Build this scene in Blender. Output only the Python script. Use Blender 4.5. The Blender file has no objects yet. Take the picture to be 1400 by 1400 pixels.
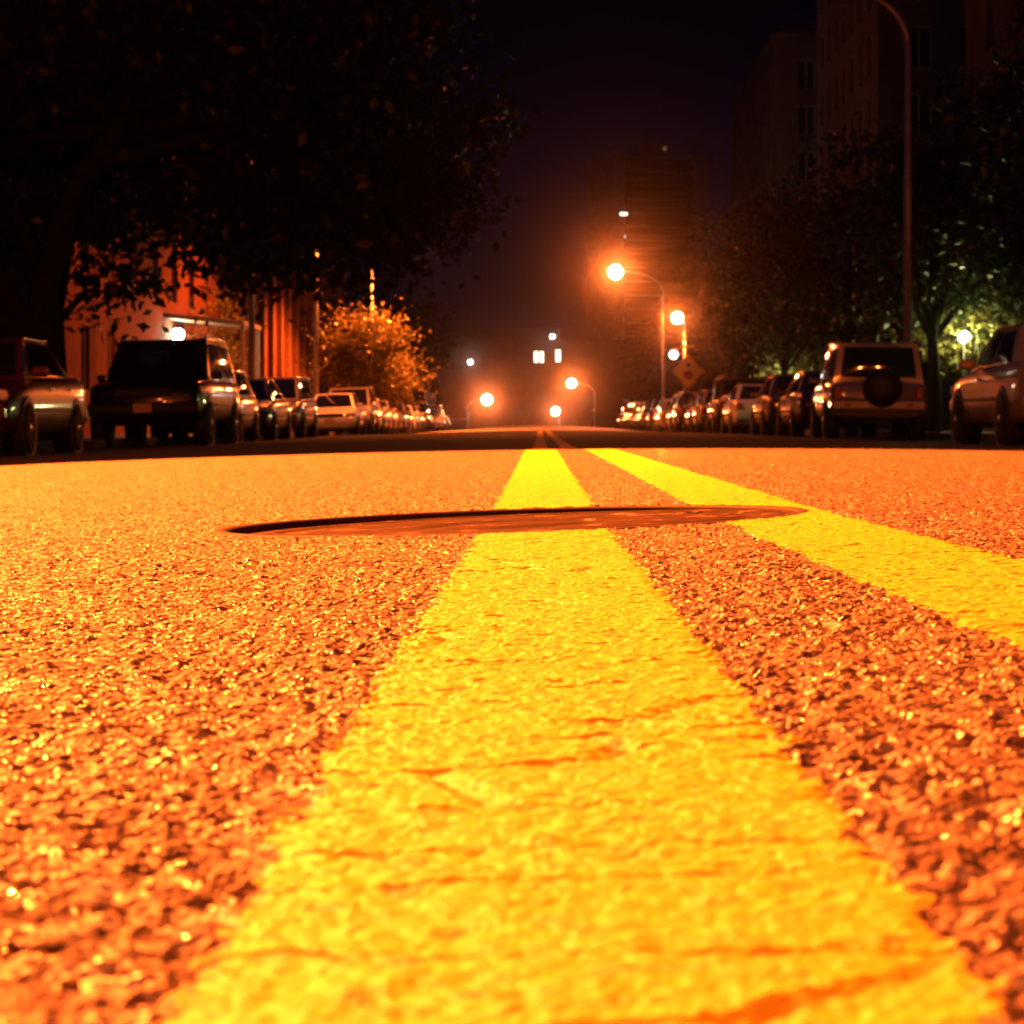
import bpy, bmesh, math, random
import numpy as np
from mathutils import Vector, Matrix

sc = bpy.context.scene
COL = sc.collection
PI = math.pi
F, VX, VY, H = 3000.0, 738.0, 580.0, 0.10      # measured on the photograph: focal length, vanishing point, eye height


def at(px, py, y):
    return Vector(((px - VX) / F * y, y, H + (VY - py) / F * y))


# ------------------------------------------------------------------ terrain
def herm(xs, ys, x):
    xs = np.asarray(xs, float); ys = np.asarray(ys, float); x = np.asarray(x, float)
    d = np.diff(ys) / np.diff(xs)
    m = np.zeros(len(xs)); m[0] = d[0]; m[-1] = d[-1]
    for i in range(1, len(xs) - 1):
        m[i] = 0 if d[i - 1] * d[i] <= 0 else 2 * d[i - 1] * d[i] / (d[i - 1] + d[i])
    xc = np.clip(x, xs[0], xs[-1])
    i = np.clip(np.searchsorted(xs, xc) - 1, 0, len(xs) - 2)
    h = xs[i + 1] - xs[i]; t = (xc - xs[i]) / h
    return ((2 * t**3 - 3 * t**2 + 1) * ys[i] + (t**3 - 2 * t**2 + t) * h * m[i]
            + (-2 * t**3 + 3 * t**2) * ys[i + 1] + (t**3 - t**2) * h * m[i + 1])


ZY = [-80, -10, 0, 1.2, 2.8, 5, 8, 10, 11.5, 13, 15.5, 18, 25, 45, 80, 110, 140, 165, 200, 260, 400, 700]
ZZ = [-.3, -.02, 0, -.008, -.020, -.021, -.019, -.020, -.036, -.060, -.100, -.130, -.150, -.160, -.150, -.085, .005, -.10, -1.0, -3.2, -8.5, -14]
SY = [-80, 3, 10, 30, 140, 700]
SS = [.03, .035, .0131, .009, 0.002, 0]
KY = [-80, 0, 4, 10, 18, 60, 140, 700]
KK = [.004, .002, .003, .0066, .0015, .0015, .009, .004]


def gz(x, y):
    x = np.asarray(x, float); y = np.asarray(y, float)
    xe = np.clip(x, -9, 9)
    s = herm(SY, SS, y)
    z = herm(ZY, ZZ, y) + s * np.clip(xe, -7, 7) - herm(KY, KK, y) * xe * xe
    return z


def g1(x, y):
    return float(gz(x, y))


# ------------------------------------------------------------------ materials
def new_mat(name):
    m = bpy.data.materials.new(name); m.use_nodes = True
    nt = m.node_tree
    return m, nt, nt.nodes['Principled BSDF']


def pmat(name, col, rough=.6, metal=0.0, spec=.5, coat=0.0, coatr=.15, noise=0.0, nscale=8.0, emit=None, es=0.0):
    m, nt, b = new_mat(name)
    b.inputs['Base Color'].default_value = (*col, 1)
    b.inputs['Roughness'].default_value = rough
    b.inputs['Metallic'].default_value = metal
    b.inputs['Specular IOR Level'].default_value = spec
    b.inputs['Coat Weight'].default_value = coat
    b.inputs['Coat Roughness'].default_value = coatr
    if emit:
        b.inputs['Emission Color'].default_value = (*emit, 1)
        b.inputs['Emission Strength'].default_value = es
    if noise:
        tc = nt.nodes.new('ShaderNodeTexCoord')
        n = nt.nodes.new('ShaderNodeTexNoise'); n.inputs['Scale'].default_value = nscale; n.inputs['Detail'].default_value = 6
        nt.links.new(tc.outputs['Object'], n.inputs['Vector'])
        r = nt.nodes.new('ShaderNodeMapRange')
        r.inputs['From Min'].default_value = .3; r.inputs['From Max'].default_value = .7
        r.inputs['To Min'].default_value = 1 - noise; r.inputs['To Max'].default_value = 1 + noise
        nt.links.new(n.outputs['Fac'], r.inputs['Value'])
        v = nt.nodes.new('ShaderNodeVectorMath'); v.operation = 'SCALE'
        v.inputs[0].default_value = col
        nt.links.new(r.outputs[0], v.inputs['Scale'])
        nt.links.new(v.outputs[0], b.inputs['Base Color'])
    return m


def nd(nt, typ, **kw):
    n = nt.nodes.new(typ)
    for k, v in kw.items():
        setattr(n, k, v)
    return n


def mth(nt, op, a, b=None, c=None):
    n = nt.nodes.new('ShaderNodeMath'); n.operation = op
    for i, v in enumerate((a, b, c)):
        if v is None:
            continue
        if isinstance(v, (int, float)):
            n.inputs[i].default_value = v
        else:
            nt.links.new(v, n.inputs[i])
    return n.outputs[0]


def ramp(nt, fac, stops):
    r = nt.nodes.new('ShaderNodeValToRGB')
    e = r.color_ramp.elements
    while len(e) < len(stops):
        e.new(.5)
    for k, (p, c) in zip(e, stops):
        k.position = p
        k.color = (*c, 1) if len(c) == 3 else c
    nt.links.new(fac, r.inputs['Fac'])
    return r.outputs['Color']


L1A, L1B, L2A, L2B = -.067, .078, .212, .356      # the two yellow lines, edges in metres


def road_nodes(nt):
    """height of the stony surface (metres) and its textures, from position; paint fills the hollows a little"""
    geo = nd(nt, 'ShaderNodeTexCoord')
    pos = geo.outputs['Object']
    sep = nd(nt, 'ShaderNodeSeparateXYZ'); nt.links.new(pos, sep.inputs[0])
    vec = nd(nt, 'ShaderNodeVectorMath', operation='MULTIPLY'); nt.links.new(pos, vec.inputs[0])
    vec.inputs[1].default_value = (1, 1, 0)
    wob = nd(nt, 'ShaderNodeTexNoise'); wob.inputs['Scale'].default_value = 120; wob.inputs['Detail'].default_value = 2
    nt.links.new(vec.outputs[0], wob.inputs['Vector'])
    wv = nd(nt, 'ShaderNodeVectorMath', operation='MULTIPLY_ADD')
    nt.links.new(wob.outputs['Color'], wv.inputs[0]); wv.inputs[1].default_value = (.006, .006, 0)
    nt.links.new(vec.outputs[0], wv.inputs[2])
    v1 = nd(nt, 'ShaderNodeTexVoronoi', feature='SMOOTH_F1'); v1.inputs['Scale'].default_value = 135; v1.inputs['Smoothness'].default_value = .25
    v2 = nd(nt, 'ShaderNodeTexVoronoi', feature='F1'); v2.inputs['Scale'].default_value = 290
    v3 = nd(nt, 'ShaderNodeTexNoise'); v3.inputs['Scale'].default_value = 45; v3.inputs['Detail'].default_value = 4
    for v in (v1, v2, v3):
        nt.links.new(wv.outputs[0], v.inputs['Vector'])
    # paint mask by distance across the lines
    def band(a, b):
        c, hw = (a + b) / 2, (b - a) / 2
        d = mth(nt, 'ABSOLUTE', mth(nt, 'SUBTRACT', sep.outputs[0], c))
        r = nd(nt, 'ShaderNodeMapRange', interpolation_type='SMOOTHSTEP')
        r.inputs['From Min'].default_value = hw - .008; r.inputs['From Max'].default_value = hw + .004
        r.inputs['To Min'].default_value = 1; r.inputs['To Max'].default_value = 0
        nt.links.new(d, r.inputs['Value'])
        return r.outputs[0]
    paint = mth(nt, 'MAXIMUM', band(L1A, L1B), band(L2A, L2B))
    stones = mth(nt, 'MULTIPLY', mth(nt, 'SUBTRACT', .75, v1.outputs['Distance']), .0042)
    grit = mth(nt, 'MULTIPLY', mth(nt, 'SUBTRACT', .6, v2.outputs['Distance']), .0020)
    big = mth(nt, 'MULTIPLY', mth(nt, 'SUBTRACT', v3.outputs['Fac'], .5), .0090)
    h = mth(nt, 'ADD', mth(nt, 'ADD', stones, grit), big)
    # transverse cracks in the paint
    cm = nd(nt, 'ShaderNodeVectorMath', operation='MULTIPLY'); nt.links.new(wv.outputs[0], cm.inputs[0]); cm.inputs[1].default_value = (5, 20, 0)
    cr = nd(nt, 'ShaderNodeTexVoronoi', feature='DISTANCE_TO_EDGE'); cr.inputs['Scale'].default_value = .8
    nt.links.new(cm.outputs[0], cr.inputs['Vector'])
    crk = nd(nt, 'ShaderNodeMapRange'); crk.inputs['From Min'].default_value = .0; crk.inputs['From Max'].default_value = .028
    crk.inputs['To Min'].default_value = 1; crk.inputs['To Max'].default_value = 0
    nt.links.new(cr.outputs['Distance'], crk.inputs['Value'])
    amp = mth(nt, 'SUBTRACT', 1.0, mth(nt, 'MULTIPLY', paint, .60))
    h = mth(nt, 'MULTIPLY', h, amp)
    h = mth(nt, 'ADD', h, mth(nt, 'MULTIPLY', paint, .0016))
    h = mth(nt, 'SUBTRACT', h, mth(nt, 'MULTIPLY', mth(nt, 'MULTIPLY', crk.outputs[0], paint), .0028))
    return pos, wv.outputs[0], v1, v2, v3, crk.outputs[0], h


def stony_mat(name, painted):
    m, nt, b = new_mat(name)
    pos, wv, v1, v2, v3, crk, h = road_nodes(nt)
    dsp = nd(nt, 'ShaderNodeDisplacement'); dsp.inputs['Midlevel'].default_value = 0.002; dsp.inputs['Scale'].default_value = 1.0
    nt.links.new(h, dsp.inputs['Height'])
    nt.links.new(dsp.outputs[0], nt.nodes['Material Output'].inputs['Displacement'])
    m.displacement_method = 'BOTH'
    hue = nd(nt, 'ShaderNodeSeparateColor'); nt.links.new(v1.outputs['Color'], hue.inputs[0])
    if painted:
        worn = nd(nt, 'ShaderNodeTexNoise'); worn.inputs['Scale'].default_value = 60; worn.inputs['Detail'].default_value = 8; worn.inputs['Roughness'].default_value = .7
        nt.links.new(wv, worn.inputs['Vector'])
        c = ramp(nt, worn.outputs['Fac'], [(.33, (.40, .20, .02)), (.45, (.80, .68, .02)), (.70, (.88, .86, .035))])
        mx = nd(nt, 'ShaderNodeMix', data_type='RGBA'); nt.links.new(mth(nt, 'MULTIPLY', crk, .45), mx.inputs['Factor'])
        nt.links.new(c, mx.inputs['A']); mx.inputs['B'].default_value = (.34, .20, .03, 1)
        nt.links.new(mx.outputs['Result'], b.inputs['Base Color'])
        b.inputs['Roughness'].default_value = .55
        b.inputs['Specular IOR Level'].default_value = .35
    else:
        c = ramp(nt, hue.outputs[0], [(0, (.075, .042, .028)), (.35, (.15, .094, .066)), (.7, (.22, .165, .135)), (.93, (.30, .27, .25)), (1, (.6, .58, .56))])
        nt.links.new(c, b.inputs['Base Color'])
        rr = nd(nt, 'ShaderNodeMapRange'); nt.links.new(hue.outputs[1], rr.inputs['Value'])
        rr.inputs['To Min'].default_value = .28; rr.inputs['To Max'].default_value = .85
        gl = mth(nt, 'GREATER_THAN', hue.outputs[2], .955)
        nt.links.new(mth(nt, 'MULTIPLY', rr.outputs[0], mth(nt, 'SUBTRACT', 1.0, mth(nt, 'MULTIPLY', gl, .82))), b.inputs['Roughness'])
        b.inputs['Specular IOR Level'].default_value = .6
    return m


M = {}
M['stony'] = stony_mat('stony_concrete', False)
M['paint_yellow'] = stony_mat('yellow_line_paint', True)
M['asphalt'] = pmat('unlit_dark_asphalt', (.022, .020, .020), .95, spec=.12, noise=.3, nscale=3)  # lack of lamp light on this stretch painted in as near-black
M['far_road'] = pmat('lamplit_pale_road', (.28, .25, .24), .55, spec=.5, noise=.2, nscale=2)  # lamp reflection on the far road put into a paler colour
M['old_paint'] = pmat('faded_yellow_paint', (.42, .25, .04), .8, spec=.2, noise=.4, nscale=6)
M['pavement'] = pmat('pavement_concrete', (.16, .15, .14), .85, spec=.2, noise=.2, nscale=2)
M['ground'] = pmat('dark_soil', (.03, .03, .02), .95, spec=.1, noise=.3, nscale=1)
M['kerb'] = pmat('kerb_stone', (.16, .15, .14), .8, noise=.2)
M['iron'] = pmat('rusty_iron', (.030, .010, .005), .7, metal=.1, spec=.25, noise=.5, nscale=25)
def iron_lid():
    m, nt, b = new_mat('worn_iron_lid')
    tc = nd(nt, 'ShaderNodeTexCoord')
    n = nd(nt, 'ShaderNodeTexNoise'); n.inputs['Scale'].default_value = 22; n.inputs['Detail'].default_value = 7
    n2 = nd(nt, 'ShaderNodeTexVoronoi', feature='F1'); n2.inputs['Scale'].default_value = 34
    for q in (n, n2):
        nt.links.new(tc.outputs['Object'], q.inputs['Vector'])
    c = ramp(nt, n.outputs['Fac'], [(.36, (.008, .003, .002)), (.5, (.024, .008, .004)), (.62, (.045, .015, .007)), (.70, (.30, .20, .15))])
    nt.links.new(c, b.inputs['Base Color'])
    r = ramp(nt, n.outputs['Fac'], [(.6, (.9, .9, .9)), (.70, (.30, .30, .30))]); nt.links.new(r, b.inputs['Roughness'])
    b.inputs['Metallic'].default_value = .1; b.inputs['Specular IOR Level'].default_value = .2
    bp = nd(nt, 'ShaderNodeBump'); bp.inputs['Distance'].default_value = .004; bp.inputs['Strength'].default_value = .9
    nt.links.new(mth(nt, 'ADD', n.outputs['Fac'], mth(nt, 'MULTIPLY', n2.outputs['Distance'], .5)), bp.inputs['Height'])
    nt.links.new(bp.outputs[0], b.inputs['Normal'])
    return m


M['lid_iron'] = iron_lid()
M['pole'] = pmat('pole_steel', (.32, .31, .30), .40, metal=.3, noise=.15)
M['tyre'] = pmat('tyre_rubber', (.012, .012, .012), .8, spec=.25)
M['rim'] = pmat('alloy_rim', (.45, .45, .46), .3, metal=.8)
M['glass'] = pmat('dark_car_glass', (.006, .006, .007), .045, spec=.6)
M['black'] = pmat('black_plastic', (.012, .012, .012), .5, spec=.3)
M['tail'] = pmat('red_tail_lens', (.30, .012, .008), .18, coat=.6)
M['head'] = pmat('clear_head_lens', (.55, .55, .55), .12, coat=.8)
M['plate'] = pmat('plate_tin', (.45, .30, .12), .45)
M['brick'] = pmat('orange_brick', (.17, .055, .022), .85, spec=.2, noise=.25, nscale=3)
M['stone'] = pmat('blue_grey_facade_stone', (.065, .07, .09), .85, spec=.2, noise=.15, nscale=1)
M['grey'] = pmat('grey_render', (.24, .23, .23), .85, spec=.2, noise=.2, nscale=.6)
M['dark_wall'] = pmat('dark_brick_wall', (.07, .06, .055), .9, spec=.15, noise=.2, nscale=.6)
M['pane'] = pmat('dark_window_pane', (.01, .011, .014), .12, spec=.5)
M['lit_pane'] = pmat('lit_window_pane', (.8, .75, .55), .5, emit=(1, .93, .62), es=3.0)
M['lit_dim'] = pmat('dim_lit_window_pane', (.5, .3, .1), .5, emit=(1, .55, .2), es=.12)
M['bark'] = pmat('tree_bark', (.014, .012, .011), .95, spec=.1, noise=.4, nscale=6)
M['lens_off'] = pmat('lamp_refractor', (.12, .12, .12), .3)
M['lens_on'] = pmat('sodium_lamp_refractor', (.9, .8, .6), .3, emit=(1, .80, .55), es=60)
M['white_on'] = pmat('white_lamp_globe', (.9, .9, .85), .3, emit=(.93, 1, .80), es=40)
M['signal_on'] = pmat('white_signal_lens', (.9, .9, .9), .3, emit=(1, .97, .92), es=25)
M['yellow_sign'] = pmat('yellow_sign_sheet', (.85, .60, .04), .45, noise=.08)
M['red_sign'] = pmat('red_sign_sheet', (.40, .02, .015), .5, noise=.08)
M['white_sign'] = pmat('white_sign_sheet', (.75, .75, .74), .45, noise=.06)
M['sign_black'] = pmat('black_sign_ink', (.01, .01, .01), .6)
M['strip'] = pmat('reddish_stone_strip', (.18, .08, .045), .8, noise=.2, nscale=2)
M['chrome'] = pmat('chrome_trim', (.55, .55, .55), .14, metal=1.0)
M['canopy'] = pmat('canopy_painted_metal', (.35, .32, .28), .5, noise=.1)


def leaf_mat(name, a, b_):
    m, nt, b = new_mat(name)
    oi = nd(nt, 'ShaderNodeTexCoord')
    n = nd(nt, 'ShaderNodeTexNoise'); n.inputs['Scale'].default_value = 1.3; n.inputs['Detail'].default_value = 5
    nt.links.new(oi.outputs['Object'], n.inputs['Vector'])
    c = ramp(nt, n.outputs['Fac'], [(.3, a), (.7, b_)])
    nt.links.new(c, b.inputs['Base Color']); b.inputs['Roughness'].default_value = .45
    t = nd(nt, 'ShaderNodeBsdfTranslucent'); nt.links.new(c, t.inputs[0])
    mx = nd(nt, 'ShaderNodeMixShader'); mx.inputs[0].default_value = .35
    nt.links.new(b.outputs[0], mx.inputs[1]); nt.links.new(t.outputs[0], mx.inputs[2])
    nt.links.new(mx.outputs[0], nt.nodes['Material Output'].inputs['Surface'])
    return m


M['leaf'] = leaf_mat('green_leaves', (.009, .018, .006), (.024, .036, .011))
M['leaf2'] = leaf_mat('lamplit_green_leaves', (.13, .13, .03), (.26, .22, .06))  # paler copy for trees near lamps, their glow put into the leaf colour


def paint(name, col, metal=.25, rough=.34):
    return pmat(name, col, rough, metal=metal, coat=.9, coatr=.08)


PAINT = {k: paint(k + '_car_paint', c) for k, c in dict(
    silver=(.22, .215, .21), white=(.70, .70, .68), black=(.010, .010, .011), red=(.06, .006, .005), blue=(.02, .035, .09),
    grey=(.09, .09, .095), beige=(.24, .19, .13), green=(.02, .06, .035)).items()}


# ------------------------------------------------------------------ mesh helpers
class MB:
    def __init__(s):
        s.v = []; s.f = []; s.mi = []; s.sm = []

    def add(s, vs, fs, mi=0, smooth=False):
        o = len(s.v); s.v += [tuple(v) for v in vs]
        for f in fs:
            s.f.append(tuple(i + o for i in f)); s.mi.append(mi); s.sm.append(smooth)
        return s

    def box(s, c, d, mi=0, bev=0.0, rot=None):
        bm = bmesh.new()
        bmesh.ops.create_cube(bm, size=1)
        for v in bm.verts:
            v.co = Vector((v.co.x * d[0], v.co.y * d[1], v.co.z * d[2]))
        if bev:
            bmesh.ops.bevel(bm, geom=list(bm.edges), offset=bev, segments=2, affect='EDGES', profile=.5)
        R = rot or Matrix.Identity(3)
        bm.verts.index_update()
        s.add([R @ v.co + Vector(c) for v in bm.verts], [[v.index for v in f.verts] for f in bm.faces], mi, False)
        bm.free()
        return s

    def tube(s, pts, rs, n=10, mi=0, cap=True):
        pts = [Vector(p) for p in pts]
        if not hasattr(rs, '__len__'):
            rs = [rs] * len(pts)
        vs, fs = [], []
        for i, p in enumerate(pts):
            t = (pts[min(i + 1, len(pts) - 1)] - pts[max(i - 1, 0)]).normalized()
            a = t.cross(Vector((0, 1, 0)) if abs(t.y) < .9 else Vector((1, 0, 0))).normalized(); b = t.cross(a)
            for k in range(n):
                q = 2 * PI * k / n
                vs.append(p + (a * math.cos(q) + b * math.sin(q)) * rs[i])
        for i in range(len(pts) - 1):
            for k in range(n):
                fs.append((i * n + k, i * n + (k + 1) % n, (i + 1) * n + (k + 1) % n, (i + 1) * n + k))
        if cap:
            fs.append(tuple(range(n))[::-1]); fs.append(tuple((len(pts) - 1) * n + k for k in range(n)))
        return s.add(vs, fs, mi, True)

    def lathe(s, prof, axis='Z', c=(0, 0, 0), n=24, mi=0, smooth=True):
        """prof: (radius, height) pairs"""
        vs, fs = [], []
        for r, h in prof:
            for k in range(n):
                q = 2 * PI * k / n
                u, w = r * math.cos(q), r * math.sin(q)
                p = {'Z': (u, w, h), 'X': (h, u, w), 'Y': (u, h, w)}[axis]
                vs.append(Vector(p) + Vector(c))
        for i in range(len(prof) - 1):
            for k in range(n):
                fs.append((i * n + k, i * n + (k + 1) % n, (i + 1) * n + (k + 1) % n, (i + 1) * n + k))
        fs.append(tuple(range(n))[::-1]); fs.append(tuple((len(prof) - 1) * n + k for k in range(n)))
        return s.add(vs, fs, mi, smooth)

    def build(s, name, mats, parent=None, loc=None, norm=True):
        me = bpy.data.meshes.new(name)
        me.from_pydata(s.v, [], s.f)
        for m in (mats if isinstance(mats, (list, tuple)) else [mats]):
            me.materials.append(m)
        me.polygons.foreach_set('material_index', s.mi)
        me.polygons.foreach_set('use_smooth', s.sm)
        me.update()
        if norm:
            bm = bmesh.new(); bm.from_mesh(me); bmesh.ops.recalc_face_normals(bm, faces=bm.faces); bm.to_mesh(me); bm.free()
        o = bpy.data.objects.new(name, me); COL.objects.link(o)
        if parent:
            o.parent = parent
        if loc is not None:
            o.location = loc
        return o


def tag(o, label=None, cat=None, group=None, kind=None):
    if label: o['label'] = label
    if cat: o['category'] = cat
    if group: o['group'] = group
    if kind: o['kind'] = kind
    return o


def thing(name, label, cat, loc=(0, 0, 0), rz=0, group=None):
    o = bpy.data.objects.new(name, None); COL.objects.link(o)
    o.location = loc; o.rotation_euler = (0, 0, rz); o.empty_display_size = .3
    return tag(o, label, cat, group)


def copy_tree(o, parent=None):
    c = o.copy(); COL.objects.link(c)
    if parent: c.parent = parent
    for ch in list(o.children):
        if ch.type != 'LIGHT':
            copy_tree(ch, c)
    return c


def grid_obj(name, xs, ys, mat, zoff=0.0, keep=None, skirt=False, smooth=True):
    xs = np.asarray(xs); ys = np.asarray(ys)
    X, Y = np.meshgrid(xs, ys)
    Z = gz(X, Y) + zoff
    nx, ny = len(xs), len(ys)
    co = np.stack([X, Y, Z], -1).reshape(-1, 3)
    i = np.arange((ny - 1) * (nx - 1)); r = i // (nx - 1); c = i % (nx - 1)
    q = np.stack([r * nx + c, r * nx + c + 1, (r + 1) * nx + c + 1, (r + 1) * nx + c], -1)
    if keep is not None:
        cx = (co[q[:, 0], 0] + co[q[:, 2], 0]) / 2; cy = (co[q[:, 0], 1] + co[q[:, 2], 1]) / 2
        q = q[keep(cx, cy)]
        used = np.unique(q); mp = np.full(len(co), -1); mp[used] = np.arange(len(used))
        co = co[used]; q = mp[q]
    me = bpy.data.meshes.new(name)
    me.vertices.add(len(co)); me.vertices.foreach_set('co', co.astype(np.float32).ravel())
    me.loops.add(q.size); me.loops.foreach_set('vertex_index', q.astype(np.int32).ravel())
    me.polygons.add(len(q)); me.polygons.foreach_set('loop_start', (np.arange(len(q)) * 4).astype(np.int32))
    try:
        me.polygons.foreach_set('loop_total', np.full(len(q), 4, np.int32))
    except Exception:
        pass
    me.polygons.foreach_set('use_smooth', np.full(len(q), smooth))
    me.materials.append(mat)
    me.update(calc_edges=True); me.validate()
    o = bpy.data.objects.new(name, me); COL.objects.link(o)
    return o


# ------------------------------------------------------------------ roads, lines, pavements
MX, MY, MR = -.036, 2.80, .372        # manhole
YB = 12.4                             # the stony surface ends, road darkened for lack of light begins
ROADX = 7.35
xs = .16 * np.sinh(np.arange(-3.66, 3.6601, .0088)); xs = xs[(xs > -3.1) & (xs < 3.1)]
ya = [-.5]
while ya[-1] < YB:
    y = ya[-1]
    ya.append(y + (.03 if y < .1 else .0032 * max(y, .28)))
ys = np.array(ya)


def vnoise(x, y, s, seed=0):
    x = x * s; y = y * s
    xi = np.floor(x); yi = np.floor(y); u = x - xi; v = y - yi
    u = u * u * (3 - 2 * u); v = v * v * (3 - 2 * v)
    hsh = lambda a, b: np.modf(np.abs(np.sin(a * 127.1 + b * 311.7 + seed * 17.3) * 43758.5453))[0]
    return (hsh(xi, yi) * (1 - u) + hsh(xi + 1, yi) * u) * (1 - v) + (hsh(xi, yi + 1) * (1 - u) + hsh(xi + 1, yi + 1) * u) * v


def in_line(x, y, a, b, seed):
    j = (vnoise(x, y, 160, seed) - .5) * .010 + (vnoise(x, y, 30, seed + 5) - .5) * .008
    return (x + j > a) & (x + j < b)


def outside_hole(x, y):
    return (x - MX)**2 + (y - MY)**2 > MR**2


road = grid_obj('road', xs, ys, M['stony'], keep=lambda x, y: outside_hole(x, y) & ~in_line(x, y, L1A, L1B, 1) & ~in_line(x, y, L2A, L2B, 2))
tag(road, kind='structure')
for a, b, sd in ((L1A, L1B, 1), (L2A, L2B, 2)):
    o = grid_obj('yellow_line', xs, ys, M['paint_yellow'], keep=lambda x, y: outside_hole(x, y) & in_line(x, y, a, b, sd))
    tag(o, kind='structure')
# the same surface to either side and behind the camera
x0, x1 = float(xs[0]), float(xs[-1]); ylo, yhi = float(ys[0]), float(ys[-1])
for a, b, c, d in ((-ROADX, x0, ylo, yhi), (x1, ROADX, ylo, yhi), (-ROADX, ROADX, -70, ylo)):
    tag(grid_obj('road', np.linspace(a, b, 40), np.linspace(c, d, 120), M['stony']), kind='structure')
for a, b in ((L1A, L1B), (L2A, L2B)):
    tag(grid_obj('yellow_line', np.linspace(a, b, 3), np.linspace(-70, ylo - .02, 90), M['old_paint'], .008), kind='structure')

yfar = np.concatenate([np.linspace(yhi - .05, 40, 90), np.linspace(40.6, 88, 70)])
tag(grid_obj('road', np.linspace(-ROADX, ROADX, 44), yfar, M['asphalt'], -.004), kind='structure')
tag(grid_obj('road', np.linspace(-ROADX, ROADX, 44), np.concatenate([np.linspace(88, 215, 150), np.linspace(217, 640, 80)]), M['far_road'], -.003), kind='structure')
for a, b in ((L1A, L1B), (L2A, L2B)):
    tag(grid_obj('yellow_line', np.linspace(a, b, 3), np.concatenate([np.linspace(yhi + .02, 40, 120), np.linspace(40.5, 210, 200)]), M['old_paint'], .004), kind='structure')
yw = np.concatenate([np.linspace(-70, 40, 60), np.linspace(42, 220, 100), np.linspace(225, 640, 60)])
for sgn in (-1, 1):
    # kerb: a real step of 13 cm
    mb = MB(); vs = []; fs = []
    for y in yw:
        z = g1(sgn * ROADX, y)
        for xx, zz in ((ROADX, z - .3), (ROADX, z + .12), (ROADX + .015, z + .135), (ROADX + .16, z + .135), (ROADX + .16, z - .3)):
            vs.append((sgn * xx, y, zz))
    for i in range(len(yw) - 1):
        for k in range(4):
            fs.append((i * 5 + k, i * 5 + k + 1, (i + 1) * 5 + k + 1, (i + 1) * 5 + k))
    mb.add(vs, fs); tag(mb.build('kerb', M['kerb']), kind='structure')
    xa = np.linspace(ROADX + .163, 12.0, 8) * sgn
    tag(grid_obj('pavement', np.sort(xa), yw, M['pavement'], .13), kind='structure')
    xa = np.concatenate([[12.003], np.linspace(14, 400, 30)]) * sgn
    tag(grid_obj('ground', np.sort(xa), yw, M['ground'], .10), kind='structure')
tag(grid_obj('ground', np.linspace(-400, 400, 20), np.linspace(640.5, 1100, 8), M['ground'], .1), kind='structure')

# ------------------------------------------------------------------ manhole
mz = g1(MX, MY)
mh = thing('manhole_cover', 'sunken rusty round iron manhole cover across the two yellow lines', 'manhole cover', (MX, MY, mz))
tilt = Matrix.Rotation(-math.atan(.034), 3, 'Y') @ Matrix.Rotation(math.atan(-.004), 3, 'X')
mh.rotation_euler = tilt.to_euler()
mb = MB(); mb.lathe([(MR + .010, -.10), (MR + .010, -.002), (MR + .004, .0005), (MR - .008, .0005), (MR - .012, -.003), (MR - .013, -.10)], n=160)
mb.build('frame', M['iron'], mh)
mb = MB()
mb.lathe([(MR - .015, -.09), (MR - .015, -.0155), (MR - .019, -.0135), (MR - .05, -.0135), (MR - .052, -.0155), (MR - .075, -.0155), (MR - .077, -.0135), (.12, -.0130), (.117, -.0150), (.09, -.0150), (.087, -.0130), (.01, -.0130)], n=128)
lid = mb.build('lid', M['lid_iron'], mh)
lid.location = (0, 0, .0065); lid.rotation_euler = (0, -.009, 0)
for q in (.5, .5 + PI):
    mb = MB()
    mb.lathe([(.016, -.0137), (.016, -.0125), (.010, -.0120), (.009, -.014), (.002, -.014)], c=(.27 * math.cos(q), .27 * math.sin(q), 0), n=14)
    mb.build('pick_hole', M['black'], lid)


# ------------------------------------------------------------------ cars
def wheel_mesh(r, w):
    t = MB()
    t.lathe([(r * .62, -w / 2), (r * .90, -w / 2), (r * .975, -w / 2 + .02), (r, -w / 2 + .05), (r, w / 2 - .05), (r * .975, w / 2 - .02), (r * .90, w / 2), (r * .66, w / 2), (r * .62, w / 2 - .02)], axis='X', n=28)
    return t


def rim_mesh(r, w, side):
    m = MB(); s = side
    m.lathe([(r * .64, s * (w / 2 - .05)), (r * .655, s * (w / 2 - .004)), (r * .60, s * (w / 2 - .006)), (r * .57, s * (w / 2 - .05)), (r * .2, s * (w / 2 - .055))], axis='X', n=28)
    for k in range(5):
        q = 2 * PI * k / 5
        R = Matrix.Rotation(q, 3, 'X')
        m.box(R @ Vector((s * (w / 2 - .022), 0, r * .36)), (.03, r * .17, r * .46), 0, .008, R)
    m.lathe([(r * .17, s * (w / 2 - .05)), (r * .17, s * (w / 2 - .004)), (r * .10, s * (w / 2 + .004)), (.005, s * (w / 2 + .005))], axis='X', n=16)
    return m


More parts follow.
